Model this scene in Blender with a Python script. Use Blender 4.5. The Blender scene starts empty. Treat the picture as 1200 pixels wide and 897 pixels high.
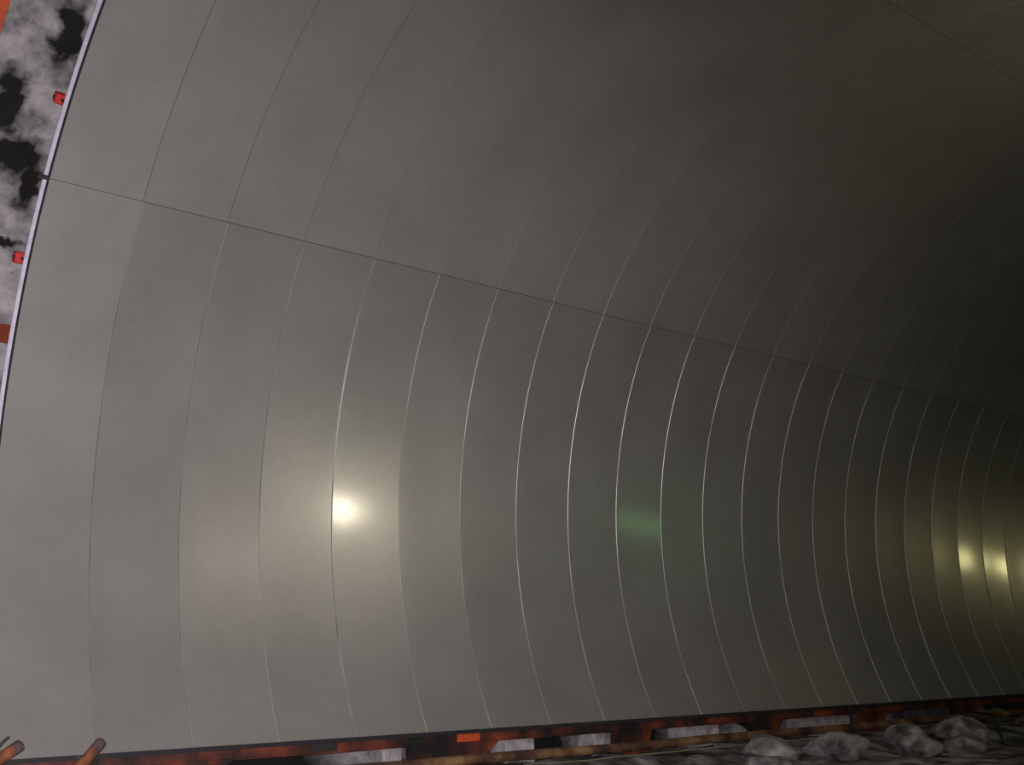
import bpy, bmesh, math, random
from mathutils import Vector, Matrix, noise

random.seed(7)
scene = bpy.context.scene
COL = scene.collection

# ------------------------------------------------------------------ camera
FPX = 1336.87
cam_d = bpy.data.cameras.new('camera')
cam_d.sensor_fit = 'HORIZONTAL'
cam_d.sensor_width = 36.0
cam_d.lens = FPX / 1200.0 * 36.0
cam_d.clip_end = 300
cam = bpy.data.objects.new('camera', cam_d)
COL.objects.link(cam)
EYE = Vector((6.63, 0.0, 1.75))
cam.matrix_world = Matrix(((0.6404, 0.1664, 0.7498, EYE.x),
                           (0.7680, -0.1388, -0.6252, EYE.y),
                           (0.0, 0.9762, -0.2167, EYE.z),
                           (0, 0, 0, 1)))
scene.camera = cam

# ------------------------------------------------------------------ world, lights, exposure
world = bpy.data.worlds.new('world')
scene.world = world
world.use_nodes = True
world.node_tree.nodes['Background'].inputs[0].default_value = (0.90, 0.95, 0.92, 1)
world.node_tree.nodes['Background'].inputs[1].default_value = 0.009
scene.view_settings.view_transform = 'Standard'
scene.view_settings.look = 'None'
scene.view_settings.exposure = 0.0
scene.view_settings.gamma = 1.0


def lamp(name, loc, power, colour, radius, kind='POINT', aim=None, angle=90, blend=1.0):
    d = bpy.data.lights.new(name, kind)
    d.energy = power
    d.color = colour
    d.shadow_soft_size = radius
    if kind == 'SPOT':
        d.spot_size = math.radians(angle)
        d.spot_blend = blend
    o = bpy.data.objects.new(name, d)
    o.location = loc
    if aim is not None:
        o.rotation_euler = (Vector(aim) - Vector(loc)).to_track_quat('-Z', 'Y').to_euler()
    COL.objects.link(o)
    return o


# the photographer's flash, beside the lens
lamp('camera_flash', EYE + Vector((-0.03, -0.04, 0.06)), 6050, (1.0, 0.945, 0.965), 0.03,
     'SPOT', aim=(-5.8, 4.2, 2.3), angle=96, blend=1.0)
# work lamps further in, seen only as reflections in the sheet metal
lamp('work_lamp', (3.2, 13.53, 4.77), 205, (1.0, 0.91, 0.68), 0.16)
lamp('far_work_lamp', (3.2, 41.6, 4.85), 95, (1.0, 0.90, 0.40), 0.22)
lamp('green_signal_lamp', (3.2, 22.8, 4.55), 11, (0.40, 1.0, 0.30), 0.20)


# ------------------------------------------------------------------ materials
def new_mat(name):
    m = bpy.data.materials.new(name)
    m.use_nodes = True
    nt = m.node_tree
    return m, nt, nt.nodes['Principled BSDF']


def N(nt, t, **kw):
    n = nt.nodes.new(t)
    for k, v in kw.items():
        setattr(n, k, v)
    return n


def ramp(nt, fac, stops):
    r = N(nt, 'ShaderNodeValToRGB')
    els = r.color_ramp.elements
    while len(els) < len(stops):
        els.new(0.5)
    for e, (p, c) in zip(els, stops):
        e.position = p
        e.color = (*c, 1)
    nt.links.new(fac, r.inputs[0])
    return r.outputs[0]


def noise_tex(nt, vec, scale, detail=4, rough=0.55):
    n = N(nt, 'ShaderNodeTexNoise')
    n.inputs['Scale'].default_value = scale
    n.inputs['Detail'].default_value = detail
    n.inputs['Roughness'].default_value = rough
    nt.links.new(vec, n.inputs['Vector'])
    return n.outputs['Fac']


def mottled(name, stops, scale, rough=0.7, metallic=0.0, bump=0.2, spec=0.4, detail=5):
    m, nt, b = new_mat(name)
    g = N(nt, 'ShaderNodeNewGeometry')
    f = noise_tex(nt, g.outputs['Position'], scale, detail)
    nt.links.new(ramp(nt, f, stops), b.inputs['Base Color'])
    b.inputs['Roughness'].default_value = rough
    b.inputs['Metallic'].default_value = metallic
    b.inputs['Specular IOR Level'].default_value = spec
    if bump:
        f2 = noise_tex(nt, g.outputs['Position'], scale * 4, 6)
        bp = N(nt, 'ShaderNodeBump')
        bp.inputs['Strength'].default_value = bump
        bp.inputs['Distance'].default_value = 0.02
        nt.links.new(f2, bp.inputs['Height'])
        nt.links.new(bp.outputs[0], b.inputs['Normal'])
    return m


def sheet_material(name, tone):
    m, nt, b = new_mat(name)
    g = N(nt, 'ShaderNodeNewGeometry')
    pos = g.outputs['Position']
    cloud = noise_tex(nt, pos, 0.55, 4, 0.6)
    fine = noise_tex(nt, pos, 9.0, 5, 0.65)
    mix = N(nt, 'ShaderNodeMath', operation='MULTIPLY_ADD')
    nt.links.new(fine, mix.inputs[0])
    mix.inputs[1].default_value = 0.35
    nt.links.new(cloud, mix.inputs[2])
    nt.links.new(ramp(nt, mix.outputs[0], [(0.40, tuple(tone * c for c in (0.292, 0.283, 0.274))), (0.90, tuple(tone * c for c in (0.370, 0.358, 0.346)))]),
                 b.inputs['Base Color'])
    rr = N(nt, 'ShaderNodeMapRange')
    nt.links.new(cloud, rr.inputs[0])
    rr.inputs[1].default_value = 0.3
    rr.inputs[2].default_value = 0.7
    rr.inputs[3].default_value = 0.29
    rr.inputs[4].default_value = 0.33
    nt.links.new(rr.outputs[0], b.inputs['Roughness'])
    b.inputs['Metallic'].default_value = 0.45
    b.inputs['Specular IOR Level'].default_value = 0.5
    b.inputs['Coat Weight'].default_value = 0.65
    b.inputs['Coat Roughness'].default_value = 0.125
    return m


def simple(name, col, rough=0.6, metallic=0.0, spec=0.4):
    m, nt, b = new_mat(name)
    g = N(nt, 'ShaderNodeNewGeometry')
    f = noise_tex(nt, g.outputs['Position'], 14, 4)
    lo = tuple(c * 0.85 for c in col)
    hi = tuple(min(1, c * 1.15) for c in col)
    nt.links.new(ramp(nt, f, [(0.3, lo), (0.7, hi)]), b.inputs['Base Color'])
    b.inputs['Roughness'].default_value = rough
    b.inputs['Metallic'].default_value = metallic
    b.inputs['Specular IOR Level'].default_value = spec
    return m


def rock_material():
    """pale sprayed concrete with irregular patches of bare black rock, and dark patches low behind the beam"""
    m, nt, b = new_mat('sprayed_rock')
    g = N(nt, 'ShaderNodeNewGeometry')
    pos = g.outputs['Position']
    n1 = noise_tex(nt, pos, 1.6, 6, 0.62)
    n2 = noise_tex(nt, pos, 2.8, 6, 0.62)
    base = ramp(nt, n2, [(0.34, (0.10, 0.09, 0.097)), (0.62, (0.40, 0.37, 0.385))])
    warp = N(nt, 'ShaderNodeTexNoise')
    warp.inputs['Scale'].default_value = 5.0
    warp.inputs['Detail'].default_value = 5
    nt.links.new(pos, warp.inputs['Vector'])
    sub = N(nt, 'ShaderNodeVectorMath', operation='SUBTRACT')
    nt.links.new(warp.outputs['Color'], sub.inputs[0])
    sub.inputs[1].default_value = (0.5, 0.5, 0.5)
    sc = N(nt, 'ShaderNodeVectorMath', operation='SCALE')
    nt.links.new(sub.outputs[0], sc.inputs[0])
    sc.inputs['Scale'].default_value = 0.48
    wp = N(nt, 'ShaderNodeVectorMath', operation='ADD')
    nt.links.new(pos, wp.inputs[0])
    nt.links.new(sc.outputs[0], wp.inputs[1])
    patches = [((-5.05, 3.50, 8.10), (0.40, 0.14, 0.36)), ((-5.60, 3.12, 7.42), (0.40, 0.17, 0.42)),
               ((-5.90, 3.35, 6.95), (0.40, 0.36, 0.22)), ((-6.35, 3.40, 6.05), (0.4, 0.20, 0.06)),
               ((-6.10, 3.55, 6.72), (0.4, 0.10, 0.22)), ((-6.75, 3.50, 4.55), (0.4, 0.10, 0.10)),
               ((-6.1, 6.6, 0.3), (0.7, 1.25, 0.9)), ((-6.1, 11.0, 0.3), (0.7, 0.75, 0.9)),  # from here on: wide dark patches low down, behind the beam
               ((-6.1, 13.3, 0.3), (0.7, 0.50, 0.9)), ((-6.1, 15.5, 0.3), (0.7, 0.50, 0.9))]
    cur = None
    for c, r in patches:
        s = N(nt, 'ShaderNodeVectorMath', operation='SUBTRACT')
        nt.links.new(wp.outputs[0], s.inputs[0])
        s.inputs[1].default_value = c
        d = N(nt, 'ShaderNodeVectorMath', operation='DIVIDE')
        nt.links.new(s.outputs[0], d.inputs[0])
        d.inputs[1].default_value = r
        l = N(nt, 'ShaderNodeVectorMath', operation='LENGTH')
        nt.links.new(d.outputs[0], l.inputs[0])
        if cur is None:
            cur = l.outputs['Value']
        else:
            mn = N(nt, 'ShaderNodeMath', operation='MINIMUM')
            nt.links.new(cur, mn.inputs[0])
            nt.links.new(l.outputs['Value'], mn.inputs[1])
            cur = mn.outputs[0]
    k1 = N(nt, 'ShaderNodeMapRange')
    nt.links.new(cur, k1.inputs[0])
    k1.inputs[1].default_value = 0.72
    k1.inputs[2].default_value = 1.35
    k1.inputs[3].default_value = 1.0
    k1.inputs[4].default_value = 0.0
    k2 = N(nt, 'ShaderNodeMapRange')      # bare rock everywhere else, at random
    nt.links.new(n1, k2.inputs[0])
    k2.inputs[1].default_value = 0.62
    k2.inputs[2].default_value = 0.70
    mx = N(nt, 'ShaderNodeMath', operation='MAXIMUM')
    nt.links.new(k1.outputs[0], mx.inputs[0])
    nt.links.new(k2.outputs[0], mx.inputs[1])
    mc = N(nt, 'ShaderNodeMix', data_type='RGBA')
    nt.links.new(mx.outputs[0], mc.inputs[0])
    nt.links.new(base, mc.inputs[6])
    mc.inputs[7].default_value = (0.012, 0.012, 0.011, 1)
    nt.links.new(mc.outputs[2], b.inputs['Base Color'])
    b.inputs['Roughness'].default_value = 0.9
    b.inputs['Specular IOR Level'].default_value = 0.2
    bp = N(nt, 'ShaderNodeBump')
    bp.inputs['Strength'].default_value = 0.5
    bp.inputs['Distance'].default_value = 0.05
    nt.links.new(n2, bp.inputs['Height'])
    nt.links.new(bp.outputs[0], b.inputs['Normal'])
    return m


M_SHEET = sheet_material('coated_sheet_metal', 1.01)
M_SHEET_LOWER = sheet_material('coated_sheet_metal_joint_shade', 0.935)  # same sheet toned down: shade below the long joint put into the colour
M_EDGE = mottled('cut_sheet_edge', [(0.38, (0.34, 0.33, 0.32)), (0.60, (0.62, 0.60, 0.57))], 0.9, 0.4, 0.5, 0, 0.5, 3)
M_BACK = simple('black_membrane', (0.012, 0.012, 0.013), 0.8)
M_FOAM = simple('white_edge_profile', (0.46, 0.42, 0.52), 0.5)
M_GASKET_SHADE = simple('black_gasket_and_shade', (0.015, 0.015, 0.018), 0.7)  # gasket round the open end, also the painted shade along the beam top
M_ROCK = rock_material()
M_GROUND = mottled('wet_gravel', [(0.38, (0.025, 0.025, 0.025)), (0.5, (0.14, 0.13, 0.13)), (0.62, (0.36, 0.34, 0.34))],
                   2.2, 0.75, 0, 0.8)
M_STONE = mottled('blasted_stone', [(0.34, (0.05, 0.05, 0.05)), (0.50, (0.22, 0.205, 0.21)), (0.66, (0.44, 0.41, 0.42))],
                  4.0, 0.85, 0, 0.6)
M_REDSTEEL = mottled('red_oxide_primed_steel', [(0.38, (0.010, 0.008, 0.008)), (0.50, (0.070, 0.018, 0.013)),
                                                (0.66, (0.22, 0.042, 0.016))], 1.9, 0.65, 0.0, 0.15)
M_ORANGE = mottled('orange_red_primer', [(0.3, (0.30, 0.035, 0.012)), (0.7, (0.55, 0.085, 0.02))], 4.0, 0.6, 0, 0.1)
M_RED = mottled('bright_red_primer', [(0.3, (0.35, 0.015, 0.015)), (0.7, (0.55, 0.03, 0.025))], 6.0, 0.5, 0, 0.1)
M_RUST = mottled('rusted_pipe_steel', [(0.36, (0.030, 0.016, 0.011)), (0.50, (0.105, 0.050, 0.026)),
                                       (0.66, (0.25, 0.145, 0.065))], 2.6, 0.8, 0, 0.4)
M_BARRUST = mottled('rust_brown_bar', [(0.35, (0.085, 0.030, 0.016)), (0.65, (0.26, 0.085, 0.032))], 9.0, 0.75, 0, 0.4)
M_DARK = simple('dark_steel', (0.025, 0.022, 0.024), 0.6)
M_BARTIP = mottled('dark_brown_bar_tip', [(0.35, (0.035, 0.025, 0.025)), (0.65, (0.10, 0.065, 0.055))], 14.0, 0.75, 0, 0.4)
M_CABLE = simple('pale_cable_sheath', (0.22, 0.20, 0.13), 0.6)
M_ZINC = simple('zinc_bolt', (0.75, 0.73, 0.70), 0.2, 1.0, 0.5)
M_CONC = mottled('pale_concrete', [(0.3, (0.22, 0.20, 0.215)), (0.7, (0.48, 0.44, 0.47))], 7.0, 0.9, 0, 0.4)


# ------------------------------------------------------------------ helpers
def obj(name, bm, mats, parent=None, smooth=None):
    me = bpy.data.meshes.new(name)
    bm.to_mesh(me)
    bm.free()
    for m in (mats if isinstance(mats, (list, tuple)) else [mats]):
        me.materials.append(m)
    if smooth is not None:
        for p in me.polygons:
            p.use_smooth = True
        me.set_sharp_from_angle(angle=math.radians(smooth))
    o = bpy.data.objects.new(name, me)
    COL.objects.link(o)
    o.parent = parent
    return o


def empty(name, loc=(0, 0, 0)):
    o = bpy.data.objects.new(name, None)
    o.location = loc
    o.empty_display_size = 0.2
    COL.objects.link(o)
    return o


def tag(o, label, cat, group=None):
    o['label'] = label
    o['category'] = cat
    if group:
        o['group'] = group
    return o


def struct(o):
    o['kind'] = 'structure'
    return o


def box(bm, lo, hi, bevel=0.0):
    b2 = bmesh.new()
    bmesh.ops.create_cube(b2, size=1.0)
    lo, hi = Vector(lo), Vector(hi)
    for v in b2.verts:
        v.co = Vector(((lo.x + hi.x) / 2 + v.co.x * (hi.x - lo.x),
                       (lo.y + hi.y) / 2 + v.co.y * (hi.y - lo.y),
                       (lo.z + hi.z) / 2 + v.co.z * (hi.z - lo.z)))
    if bevel:
        bmesh.ops.bevel(b2, geom=b2.edges[:], offset=bevel, segments=2, affect='EDGES', profile=0.5)
    me = bpy.data.meshes.new('tmp')
    b2.to_mesh(me)
    b2.free()
    bm.from_mesh(me)
    bpy.data.meshes.remove(me)


def tube(bm, pts, rad, seg=10, cap=True):
    pts = [Vector(p) for p in pts]
    rings = []
    up0 = Vector((0.13, 0.21, 0.97)).normalized()
    for i, p in enumerate(pts):
        t = (pts[min(i + 1, len(pts) - 1)] - pts[max(i - 1, 0)]).normalized()
        a = t.cross(up0).normalized()
        b = t.cross(a).normalized()
        r = rad[i] if isinstance(rad, (list, tuple)) else rad
        rings.append([bm.verts.new(p + r * (math.cos(2 * math.pi * k / seg) * a + math.sin(2 * math.pi * k / seg) * b))
                      for k in range(seg)])
    for r0, r1 in zip(rings, rings[1:]):
        for k in range(seg):
            bm.faces.new((r0[k], r0[(k + 1) % seg], r1[(k + 1) % seg], r1[k]))
    if cap:
        bm.faces.new(rings[0][::-1])
        bm.faces.new(rings[-1])
    bmesh.ops.recalc_face_normals(bm, faces=bm.faces[:])


# ------------------------------------------------------------------ tunnel geometry
AX_Z, RAD, Y0, NR = 3.40, 5.79, 3.42, 30     # axis height, lining radius, first ring, number of rings
TH = [-28.9, 31.0, 90.0, 149.0, 208.9]       # joints: measured up from the left springing


def pt(th, r, y):
    a = math.radians(th)
    return Vector((-r * math.cos(a), y, AX_Z + r * math.sin(a)))


def arc_sheet(bm, ths, prof, mat_of, flip=False, dr=None):
    """sweep a profile of (y, r) points along the arc"""
    rows = []
    for t in ths:
        d = dr(t) if dr else 0.0
        rows.append([bm.verts.new(pt(t, r + d, y)) for y, r in prof])
    for a, b in zip(rows, rows[1:]):
        for i in range(len(prof) - 1):
            f = bm.faces.new((a[i], b[i], b[i + 1], a[i + 1]) if not flip else (a[i], a[i + 1], b[i + 1], b[i]))
            f.material_index = mat_of(i)


def rng(a, b, n):
    return [a + (b - a) * i / n for i in range(n + 1)]


# ---- rock cavern around the lining -------------------------------------------------
def rock_r(th, y):
    base = 6.92
    if th > 92:
        base += 2.9 * min(1.0, (th - 92) / 50.0)
    a = math.radians(th)
    p = Vector((base * math.cos(a), y, base * math.sin(a)))
    return base + 0.16 * noise.noise(p * 0.9) + 0.07 * noise.noise(p * 2.6) + 0.035 * noise.noise(p * 6.5)


def build_rock():
    bm = bmesh.new()
    ths = rng(-33, 215, 200)
    ys = rng(-5.0, 2.2, 24)[:-1] + rng(2.2, 5.0, 50)[:-1] + rng(5.0, 36, 150)
    rows = [[bm.verts.new(pt(t, rock_r(t, y), y)) for y in ys] for t in ths]
    for a, b in zip(rows, rows[1:]):
        for i in range(len(ys) - 1):
            bm.faces.new((a[i], b[i], b[i + 1], a[i + 1]))
    o = obj('wall_outer', bm, M_ROCK, None, 180)
    return struct(o)


build_rock()


def ground_z(x, y):
    p = Vector((x, y, 0.0))
    berm = 0.17 * max(0.0, min(1.0, (-3.3 - x) / 1.0))
    return berm - 0.02 + 0.05 * noise.noise(p * 0.8) + 0.035 * noise.noise(p * 2.7) + 0.02 * noise.noise(p * 7)


def build_floor():
    bm = bmesh.new()
    xs = rng(-7.2, -2.0, 70)[:-1] + rng(-2.0, 9.2, 30)
    ys = rng(-5.0, 3.0, 20)[:-1] + rng(3.0, 26, 240)[:-1] + rng(26, 36, 20)
    rows = [[bm.verts.new((x, y, ground_z(x, y))) for y in ys] for x in xs]
    for a, b in zip(rows, rows[1:]):
        for i in range(len(ys) - 1):
            bm.faces.new((a[i], b[i], b[i + 1], a[i + 1]))
    struct(obj('floor', bm, M_GROUND, None, 180))


build_floor()


# ---- lining: membrane behind, sheet panels in front --------------------------------
def membrane(name, t0, t1):
    bm = bmesh.new()
    y1 = Y0 + NR
    arc_sheet(bm, rng(t0, t1, 48), [(Y0 + 0.02, RAD + 0.14), (Y0 + 0.02, RAD + 0.035), (y1, RAD + 0.035), (y1, RAD + 0.14)],
              lambda i: 0)
    arc_sheet(bm, rng(t0, t1, 48), [(Y0 + 0.02, RAD + 0.14), (y1, RAD + 0.14)], lambda i: 0)
    return struct(obj(name, bm, M_BACK, None, 40))


def panel_mesh(t0, t1, seg, near, lip=0.007, tuck=0.0, tuck_span=5.0, edge=1, fall=0.003, sheet=None):
    """one curved sheet: proud near lip, far edge tucked under the next ring"""
    bm = bmesh.new()
    prof = [(0.003, 0.030), (0.003, -lip + 0.003), (0.006, -lip), (0.06, -lip + 0.0015)]
    for i in range(1, 9):
        u = i / 8
        prof.append((0.06 + u * 0.9385, -lip * (1 - u) + fall * u - near * 4 * u * (1 - u)))
    prof.append((0.9985, 0.030))
    prof = [(y, RAD + r) for y, r in prof]

    def dr(t):
        if tuck and t > t1 - tuck_span:
            u = (t - (t1 - tuck_span)) / tuck_span
            return tuck * u * u
        return 0.0
    g = 0.02
    ths = rng(t0 + g, t1 - g, seg)
    if tuck:
        ths = rng(t0 + g, t1 - tuck_span, seg - 5)[:-1] + rng(t1 - tuck_span, t1 - g, 6)
    arc_sheet(bm, ths, prof, lambda i: edge if i in (0, 1) else 0, dr=dr)
    # returned ends of the sheet
    for t, s in ((t0 + g, 1), (t1 - g, -1)):
        a = [bm.verts.new(pt(t, r + dr(t), y)) for y, r in prof[1:-1]]
        c = [bm.verts.new(pt(t, RAD + 0.03, y)) for y, r in prof[1:-1]]
        for i in range(len(a) - 1):
            bm.faces.new((a[i], a[i + 1], c[i + 1], c[i]) if s > 0 else (a[i + 1], a[i], c[i], c[i + 1]))
    me = bpy.data.meshes.new('panel')
    bm.to_mesh(me)
    bm.free()
    me.materials.append(sheet or M_SHEET)
    me.materials.append(M_EDGE)
    for p in me.polygons:
        p.use_smooth = True
    me.set_sharp_from_angle(angle=math.radians(25))
    return me


COURSES = [('wall_left', TH[0], TH[1]), ('ceiling', TH[1], TH[3]), ('wall_right', TH[3], TH[4])]
roots = {n: membrane(n, a, b) for n, a, b in COURSES}
BOWS = [-0.0058, -0.0045, -0.0070, -0.0030, -0.0080]
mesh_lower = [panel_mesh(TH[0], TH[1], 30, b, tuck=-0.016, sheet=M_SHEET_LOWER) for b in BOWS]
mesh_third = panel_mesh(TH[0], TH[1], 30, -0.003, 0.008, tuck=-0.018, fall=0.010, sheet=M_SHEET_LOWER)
mesh_first = panel_mesh(TH[0], TH[1], 30, -0.005, tuck=-0.004)
mesh_upper = [panel_mesh(TH[1], TH[2], 26, b, 0.004, edge=0) for b in BOWS[:3]]
mesh_upper_r = [panel_mesh(TH[2], TH[3], 20, b, 0.004, edge=0) for b in BOWS[:2]]
mesh_lower_r = [panel_mesh(TH[3], TH[4], 20, b) for b in BOWS[:2]]
TILT = {3: 0.0, 4: 0.0, 9: 0.0}      # degrees about the vertical, lower left course: each sheet sits a little out of true
LOWER_KIND = {2: 0, 3: 4, 4: 3, 5: 2, 8: 0, 9: 0, 10: 0}


def place(course, me, k, rz=0.0):
    o = bpy.data.objects.new('panel', me)
    COL.objects.link(o)
    o.parent = roots[course]
    # turn about a point on the sheet's own middle so that it keeps its place
    piv = Vector((-RAD, 0.5, 0.0))
    R = Matrix.Rotation(math.radians(rz), 4, 'Z')
    o.matrix_local = Matrix.Translation((0, Y0 + k, 0)) @ Matrix.Translation(piv) @ R @ Matrix.Translation(-piv)
    return o


for k in range(NR):
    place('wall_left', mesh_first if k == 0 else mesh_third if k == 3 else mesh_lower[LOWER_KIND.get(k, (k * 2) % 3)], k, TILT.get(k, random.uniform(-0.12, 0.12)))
    place('ceiling', mesh_upper[k % 3], k)
    place('ceiling', mesh_upper_r[k % 2], k)
    place('wall_right', mesh_lower_r[k % 2], k)

# flat cover strip over the crown joint
bm = bmesh.new()
arc_sheet(bm, [89.82, 90.18], [(Y0 + 0.1, RAD - 0.016), (Y0 + NR, RAD - 0.016)], lambda i: 0)
arc_sheet(bm, [89.82, 90.18], [(Y0 + 0.1, RAD + 0.004), (Y0 + NR, RAD + 0.004)], lambda i: 0, True)
arc_sheet(bm, [89.82, 90.18], [(Y0 + 0.1, RAD + 0.004), (Y0 + 0.1, RAD - 0.016)], lambda i: 0)
obj('cover_strip', bm, M_SHEET, roots['ceiling'])

# white profile and black gasket round the open end of the lining
bm = bmesh.new()
arc_sheet(bm, rng(TH[0], TH[4], 120), [(Y0 + 0.015, RAD + 0.012), (Y0 - 0.010, RAD + 0.012), (Y0 - 0.054, RAD + 0.034), (Y0 - 0.054, RAD + 0.050), (Y0 + 0.015, RAD + 0.050)],
          lambda i: 0)
trim = struct(obj('trim_1', bm, M_FOAM, None, 40))
bm = bmesh.new()
arc_sheet(bm, rng(TH[0], TH[4], 120), [(Y0 + 0.007, RAD + 0.004), (Y0 - 0.019, RAD - 0.004), (Y0 - 0.019, RAD + 0.013)], lambda i: 0)
obj('gasket', bm, M_GASKET_SHADE, trim, 40)

# ---- steel arch rib outside the lining (first frame of the next section) ------------
bm = bmesh.new()
arc_sheet(bm, rng(-28, 100, 70), [(2.66, 6.50), (2.77, 6.50), (2.77, 6.515), (2.720, 6.515), (2.720, 6.63), (2.77, 6.63), (2.77, 6.645),
                                 (2.66, 6.645), (2.66, 6.63), (2.710, 6.63), (2.710, 6.515), (2.66, 6.515), (2.66, 6.50)], lambda i: 0)
rib = obj('arch_rib', bm, M_ORANGE, None, 30)
tag(rib, 'orange-red steel arch rib against the rock at the top left corner', 'steel rib')

# ---- struts, brackets and bolts along the open end -----------------------------------
root = empty('wall_strut', pt(14.3, 6.02, 3.44))
bm = bmesh.new()
a, b = pt(14.3, 5.99, 3.46), pt(14.3, 6.98, 3.46)
d = (b - a).normalized()
s = Vector((0, 1, 0))
u = d.cross(s)
prof = [(-0.1, -0.05), (0.1, -0.05), (0.1, -0.035), (0.012, -0.035), (0.012, 0.035), (0.1, 0.035), (0.1, 0.05), (-0.1, 0.05),
        (-0.1, 0.035), (-0.012, 0.035), (-0.012, -0.035), (-0.1, -0.035)]
va = [bm.verts.new(a + u * p + s * q - root.location) for p, q in prof]
vb = [bm.verts.new(b + u * p + s * q - root.location) for p, q in prof]
for i in range(12):
    j = (i + 1) % 12
    bm.faces.new((va[i], va[j], vb[j], vb[i]))
bm.faces.new(va[::-1])
bm.faces.new(vb)
bmesh.ops.recalc_face_normals(bm, faces=bm.faces[:])
obj('beam', bm, M_ORANGE, root)
bm = bmesh.new()
tube(bm, [a + d * 0.97 - root.location, a + d * 1.0 - root.location], 0.15, 8)
obj('end_plate', bm, M_DARK, root)
tag(root, 'orange-red horizontal steel strut between rock and lining edge, left border of photo', 'strut')


def anchor(th, y, label, big):
    root = empty('anchor_bracket', pt(th, RAD + 0.24, y))
    rt = pt(th, 1, 0) - pt(th, 0, 0)
    rt.normalize()
    tn = rt.cross(Vector((0, 1, 0)))
    bm = bmesh.new()
    w = 0.055 * big
    vs = [[bm.verts.new(rt * (i * 0.10 * big) + tn * p + Vector((0, q, 0))) for p, q in ((-w, -0.09), (w, -0.09), (w, 0.012), (-w, 0.012))]
          for i in (0, 1)]
    for i in range(4):
        bm.faces.new((vs[0][i], vs[0][(i + 1) % 4], vs[1][(i + 1) % 4], vs[1][i]))
    bm.faces.new(vs[0][::-1])
    bm.faces.new(vs[1])
    bmesh.ops.recalc_face_normals(bm, faces=bm.faces[:])
    bmesh.ops.bevel(bm, geom=bm.edges[:], offset=0.008, segments=1, affect='EDGES')
    obj('plate', bm, M_RED, root)
    bm = bmesh.new()
    tube(bm, [rt * 0.05 * big + Vector((0, -0.09, 0)), rt * 0.05 * big + Vector((0, -0.105, 0))], 0.018, 6)
    obj('nut', bm, M_DARK, root)
    bm = bmesh.new()
    tube(bm, [rt * -0.20 + Vector((0, -0.02, 0)), rt * 0.01 + Vector((0, -0.02, 0))], 0.018, 6)
    obj('stud', bm, M_DARK, root)
    tag(root, label, 'bracket')


anchor(38.6, Y0, 'small red square bracket on the lining edge, upper one near the black rock patch', 1.0)
anchor(22.1, Y0, 'small red square bracket on the lining edge, lower one above the orange strut', 1.1)

root = empty('joint_clamp', pt(31.0, RAD + 0.01, Y0 - 0.015))
bm = bmesh.new()
tube(bm, [(0, 0.0, 0), (0, -0.07, 0)], 0.026, 8)
obj('clamp_bar', bm, M_DARK, root)
bm = bmesh.new()
tube(bm, [(0, -0.07, 0), (0, -0.10, 0)], 0.040, 6)
obj('clamp_head', bm, M_DARK, root)
tag(root, 'dark steel clamp where the panel joint meets the left open edge', 'clamp')

# ---- base beam under the left side of the lining -------------------------------------
BX = -5.055
beam = empty('base_beam', (BX, Y0, 0.45))
bm = bmesh.new()
L = NR
box(bm, (-0.16, 0, 0.135), (0.0, L, 0.150))
box(bm, (-0.16, 0, 0.0), (0.0, L, 0.015))
obj('flange', bm, M_REDSTEEL, beam)
bm = bmesh.new()
box(bm, (-0.055, 0, 0.015), (-0.035, L, 0.135))
obj('web', bm, M_REDSTEEL, beam)
bm = bmesh.new()
box(bm, (-0.010, 0, 0.112), (0.012, L, 0.158))  # black strip added as the shadow line under the lining's bottom edge
obj('shade_strip', bm, M_GASKET_SHADE, beam)
for y in [4.6, 7.0, 9.9, 10.9, 12.9, 13.8, 16.0, 17.4, 19.0, 22.2]:      # splice plates on the web
    bm = bmesh.new()
    box(bm, (-0.035, y - Y0 - 0.17, 0.022), (-0.012, y - Y0 + 0.17, 0.128), 0.004)
    obj('splice_plate', bm, random.choice([M_REDSTEEL, M_DARK]), beam)
bm = bmesh.new()
box(bm, (-0.034, 8.88 - Y0, 0.018), (0.004, 9.22 - Y0, 0.130), 0.004)
o = obj('splice_plate', bm, M_ORANGE, beam)
o['label'] = 'bright orange-red splice plate on the beam'
for y0, yt, yb in [(4.9, 5.9, 5.3), (8.17, 9.55, 9.05), (11.6, 12.35, 12.25), (14.55, 15.35, 15.1), (17.5, 18.3, 18.05), (20.5, 21.5, 21.0), (23.6, 24.6, 24.1)]:
    bm = bmesh.new()
    zb = ground_z(BX, y0) - 0.06 - 0.45
    quad = [(y0, 0.0), (yt, 0.0), (yb, zb), (y0, zb)]
    f = [bm.verts.new((-0.02, y - Y0, z)) for y, z in quad]
    g = [bm.verts.new((-0.10, y - Y0, z)) for y, z in quad]
    bm.faces.new(f)
    bm.faces.new(g[::-1])
    for i in range(4):
        bm.faces.new((f[i], g[i], g[(i + 1) % 4], f[(i + 1) % 4]))
    bmesh.ops.recalc_face_normals(bm, faces=bm.faces[:])
    obj('gusset', bm, M_REDSTEEL, beam)
for y in (4.22, 14.95 + 2.4, 20.3, 11.0):
    bm = bmesh.new()
    tube(bm, [(0.0, y - Y0, 0.142), (0.022, y - Y0, 0.142)], 0.014, 6)
    obj('bolt', bm, M_ZINC, beam)
tag(beam, 'long rust-red steel base beam running under the bottom edge of the metal lining', 'beam')

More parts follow.
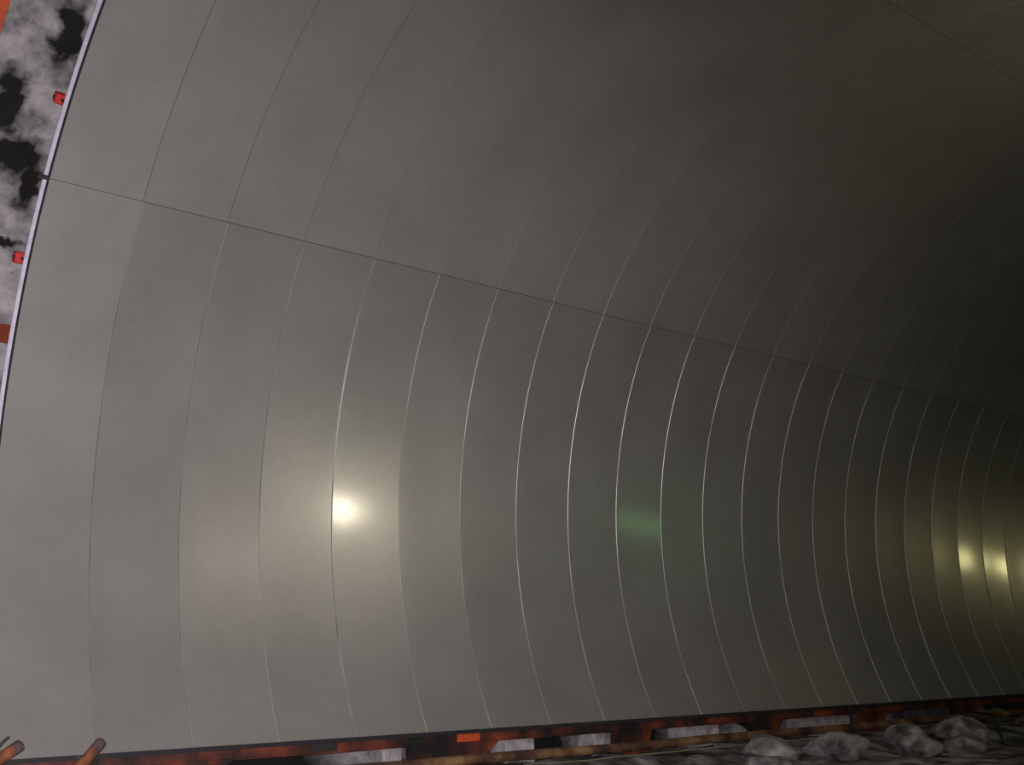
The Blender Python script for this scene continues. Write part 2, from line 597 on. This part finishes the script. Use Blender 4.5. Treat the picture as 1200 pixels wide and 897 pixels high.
# ---- pale concrete blocks packed below the beam ---------------------------------------
blocks = [(7.88, 8.14, 'small white concrete block under the beam, left of the slanted brown gusset'),
          (9.75, 10.25, 'grey concrete block under the beam, right of the slanted brown gusset'),
          (11.32, 11.56, 'narrow pale concrete block under the beam, mid photo, left of the red gusset'),
          (13.15, 13.95, 'pale concrete block under the beam near a thin upright wire, right of mid photo'),
          (16.0, 17.35, 'wide grey concrete block under the dark right part of the beam')]
for y0, y1, lab in blocks:
    root_z = ground_z(-5.35, (y0 + y1) / 2)
    bm = bmesh.new()
    box(bm, (-0.16, -(y1 - y0) / 2, -0.06), (0.16, (y1 - y0) / 2, 0.44 - root_z), 0.02)
    for v in bm.verts:
        v.co += Vector((noise.noise(v.co * 5 + Vector((y0, 0, 0))), noise.noise(v.co * 5 + Vector((0, y0, 3))), 0)) * 0.02
    o = obj('concrete_block', bm, M_CONC)
    o.location = (-5.35, (y0 + y1) / 2, root_z)
    tag(o, lab, 'block')

# ---- rusted pipe, cable and rods on the ground ----------------------------------------
bm = bmesh.new()
pts = [(-4.57 + 0.03 * noise.noise(Vector((y * 0.3, 0, 0))), y, 0.31 + 0.018 * noise.noise(Vector((0, y * 0.4, 5)))) for y in rng(5.2, 24.5, 50)]
tube(bm, pts, 0.062, 12)
o = obj('pipe', bm, M_RUST, None, 60)
tag(o, 'long rusty brown pipe lying along the ground below the base beam', 'pipe')

bm = bmesh.new()
pts = []
for y in rng(9.4, 15.5, 60):
    x = -4.42 + 0.035 * noise.noise(Vector((y * 0.8, 3, 0)))
    pts.append((x, y, max(ground_z(x, y) + 0.012, 0.21 + 0.012 * noise.noise(Vector((y, 1, 7))))))
tube(bm, pts, 0.010, 6)
o = obj('cable', bm, M_CABLE, None, 60)
tag(o, 'thin pale yellowish cable lying just in front of the rusty pipe', 'cable')


def bar(tip, foot, r, name, label, capl):
    tip, foot = Vector(tip), Vector(foot)
    root = empty(name, foot)
    d = (tip - foot)
    L = d.length
    d.normalize()
    bm = bmesh.new()
    tube(bm, [(0, 0, 0), d * (L - capl)], r, 12)
    obj('shaft', bm, M_BARRUST, root, 40)
    bm = bmesh.new()
    tube(bm, [d * (L - capl), d * (L - 0.012), d * L], [r * 1.02, r * 1.02, r * 0.80], 12)
    obj('tip', bm, M_BARTIP, root, 40)
    bm = bmesh.new()
    tube(bm, [d * (L - 0.001), d * (L + 0.012)], r * 0.5, 10)
    obj('end_hole', bm, M_BARRUST, root, 40)
    tag(root, label, 'bar')


bar((-4.52, 4.245, 0.775), (-4.40, 3.62, 0.12), 0.054, 'steel_bar', 'rust-brown round bar with dark tip leaning at the first panel seam, bottom left', 0.11)
bar((-4.52, 3.505, 0.785), (-4.30, 2.35, 0.12), 0.054, 'steel_bar', 'rust-brown round bar with dark tip in the extreme bottom left corner', 0.09)
bm = bmesh.new()
tube(bm, [(-4.50, 3.00, 0.20), (-4.56, 3.20, 0.62), (-4.58, 3.33, 0.775), (-4.58, 3.37, 0.82), (-4.575, 3.41, 0.855)], 0.013, 8)
o = obj('wire_end', bm, M_DARK, None, 60)
tag(o, 'dark bent wire end poking up beside the corner bar, bottom left', 'wire')

bm = bmesh.new()
tube(bm, [(-4.46, 20.1, 0.40), (-3.75, 19.45, 0.42), (-2.95, 18.2, 0.05)], 0.022, 8)
o = obj('thin_rod', bm, M_DARK, None, 60)
tag(o, 'thin dark rod leaning on the pipe at the bottom right of the photo', 'rod')

bm = bmesh.new()
tube(bm, [(-4.90, 13.55, 0.12), (-4.95, 13.45, 0.30), (-5.0, 13.38, 0.46)], 0.014, 6)
o = obj('upright_wire', bm, M_CABLE, None, 60)
tag(o, 'short pale upright wire between the pipe and the base beam', 'wire')


# ---- blasted stones along the foot of the lining ---------------------------------------
def stone(x, y, sx, sy, sz, seed, label):
    bm = bmesh.new()
    bmesh.ops.create_icosphere(bm, subdivisions=3, radius=1.0)
    off = Vector((seed * 3.1, seed * 1.7, seed * 0.9))
    for v in bm.verts:
        n = v.co.normalized()
        c = n * (1 + 0.34 * noise.noise(n * 1.3 + off) + 0.13 * noise.noise(n * 3.2 + off))
        for q in range(5):            # broken flat faces
            dvec = Vector((math.sin(seed * 7 + q * 2.4), math.cos(seed * 3 + q * 1.9), math.sin(seed + q * 4.1))).normalized()
            e = c.dot(dvec) - 0.72
            if e > 0:
                c -= dvec * e * 0.85
        v.co = Vector((c.x * sx, c.y * sy, c.z * sz))
    o = obj('stone', bm, M_STONE, None, 35)
    o.location = (x, y, ground_z(x, y) + sz * 0.45)
    o.rotation_euler = (0, 0, seed * 1.3)
    tag(o, label, 'stone', 'blasted stones at the foot of the lining')


STONES = [
    (-3.98, 13.6, 0.42, 0.46, 0.20, 'pale stone directly below the end of the yellowish cable'),
    (-3.72, 14.75, 0.46, 0.50, 0.24, 'pale rounded stone below the pipe, left of the dark hollow'),
    (-3.85, 16.9, 0.34, 0.42, 0.26, 'grey stone close below the pipe, right of the dark hollow'),
    (-3.05, 15.95, 0.34, 0.36, 0.22, 'pale blocky stone at the bottom edge, right of the dark hollow'),
    (-3.75, 18.3, 0.50, 0.55, 0.27, 'broad grey stone just left of the thin dark rod'),
    (-3.60, 21.5, 0.55, 0.80, 0.26, 'large dull stone right of the thin dark rod, below the pipe'),
    (-2.30, 18.6, 0.40, 0.46, 0.22, 'dull stone at the bottom edge, right of the thin dark rod'),
    (-3.10, 17.25, 0.30, 0.34, 0.20, 'stone at the bottom edge just left of the foot of the thin dark rod'),
    (-5.55, 14.55, 0.26, 0.34, 0.20, 'stone behind the pipe under the beam, right of the pale upright wire'),
    (-5.60, 18.9, 0.28, 0.50, 0.24, 'grey stone behind the pipe near the right end of the beam'),
    (-5.50, 22.2, 0.20, 0.42, 0.16, 'dim grey stone at the far right end under the beam'),
    (-3.3, 12.7, 0.34, 0.30, 0.16, 'low dark stone at the bottom edge under the cable'),
    (-2.95, 20.0, 0.28, 0.36, 0.22, 'small dim stone in the gap right of the thin dark rod, above the corner stone'),
    (-2.1, 20.4, 0.55, 0.70, 0.26, 'dim broad stone at the bottom right corner of the photo'),
]
for i, s in enumerate(STONES):
    stone(*s[:5], i + 1.0, s[5])
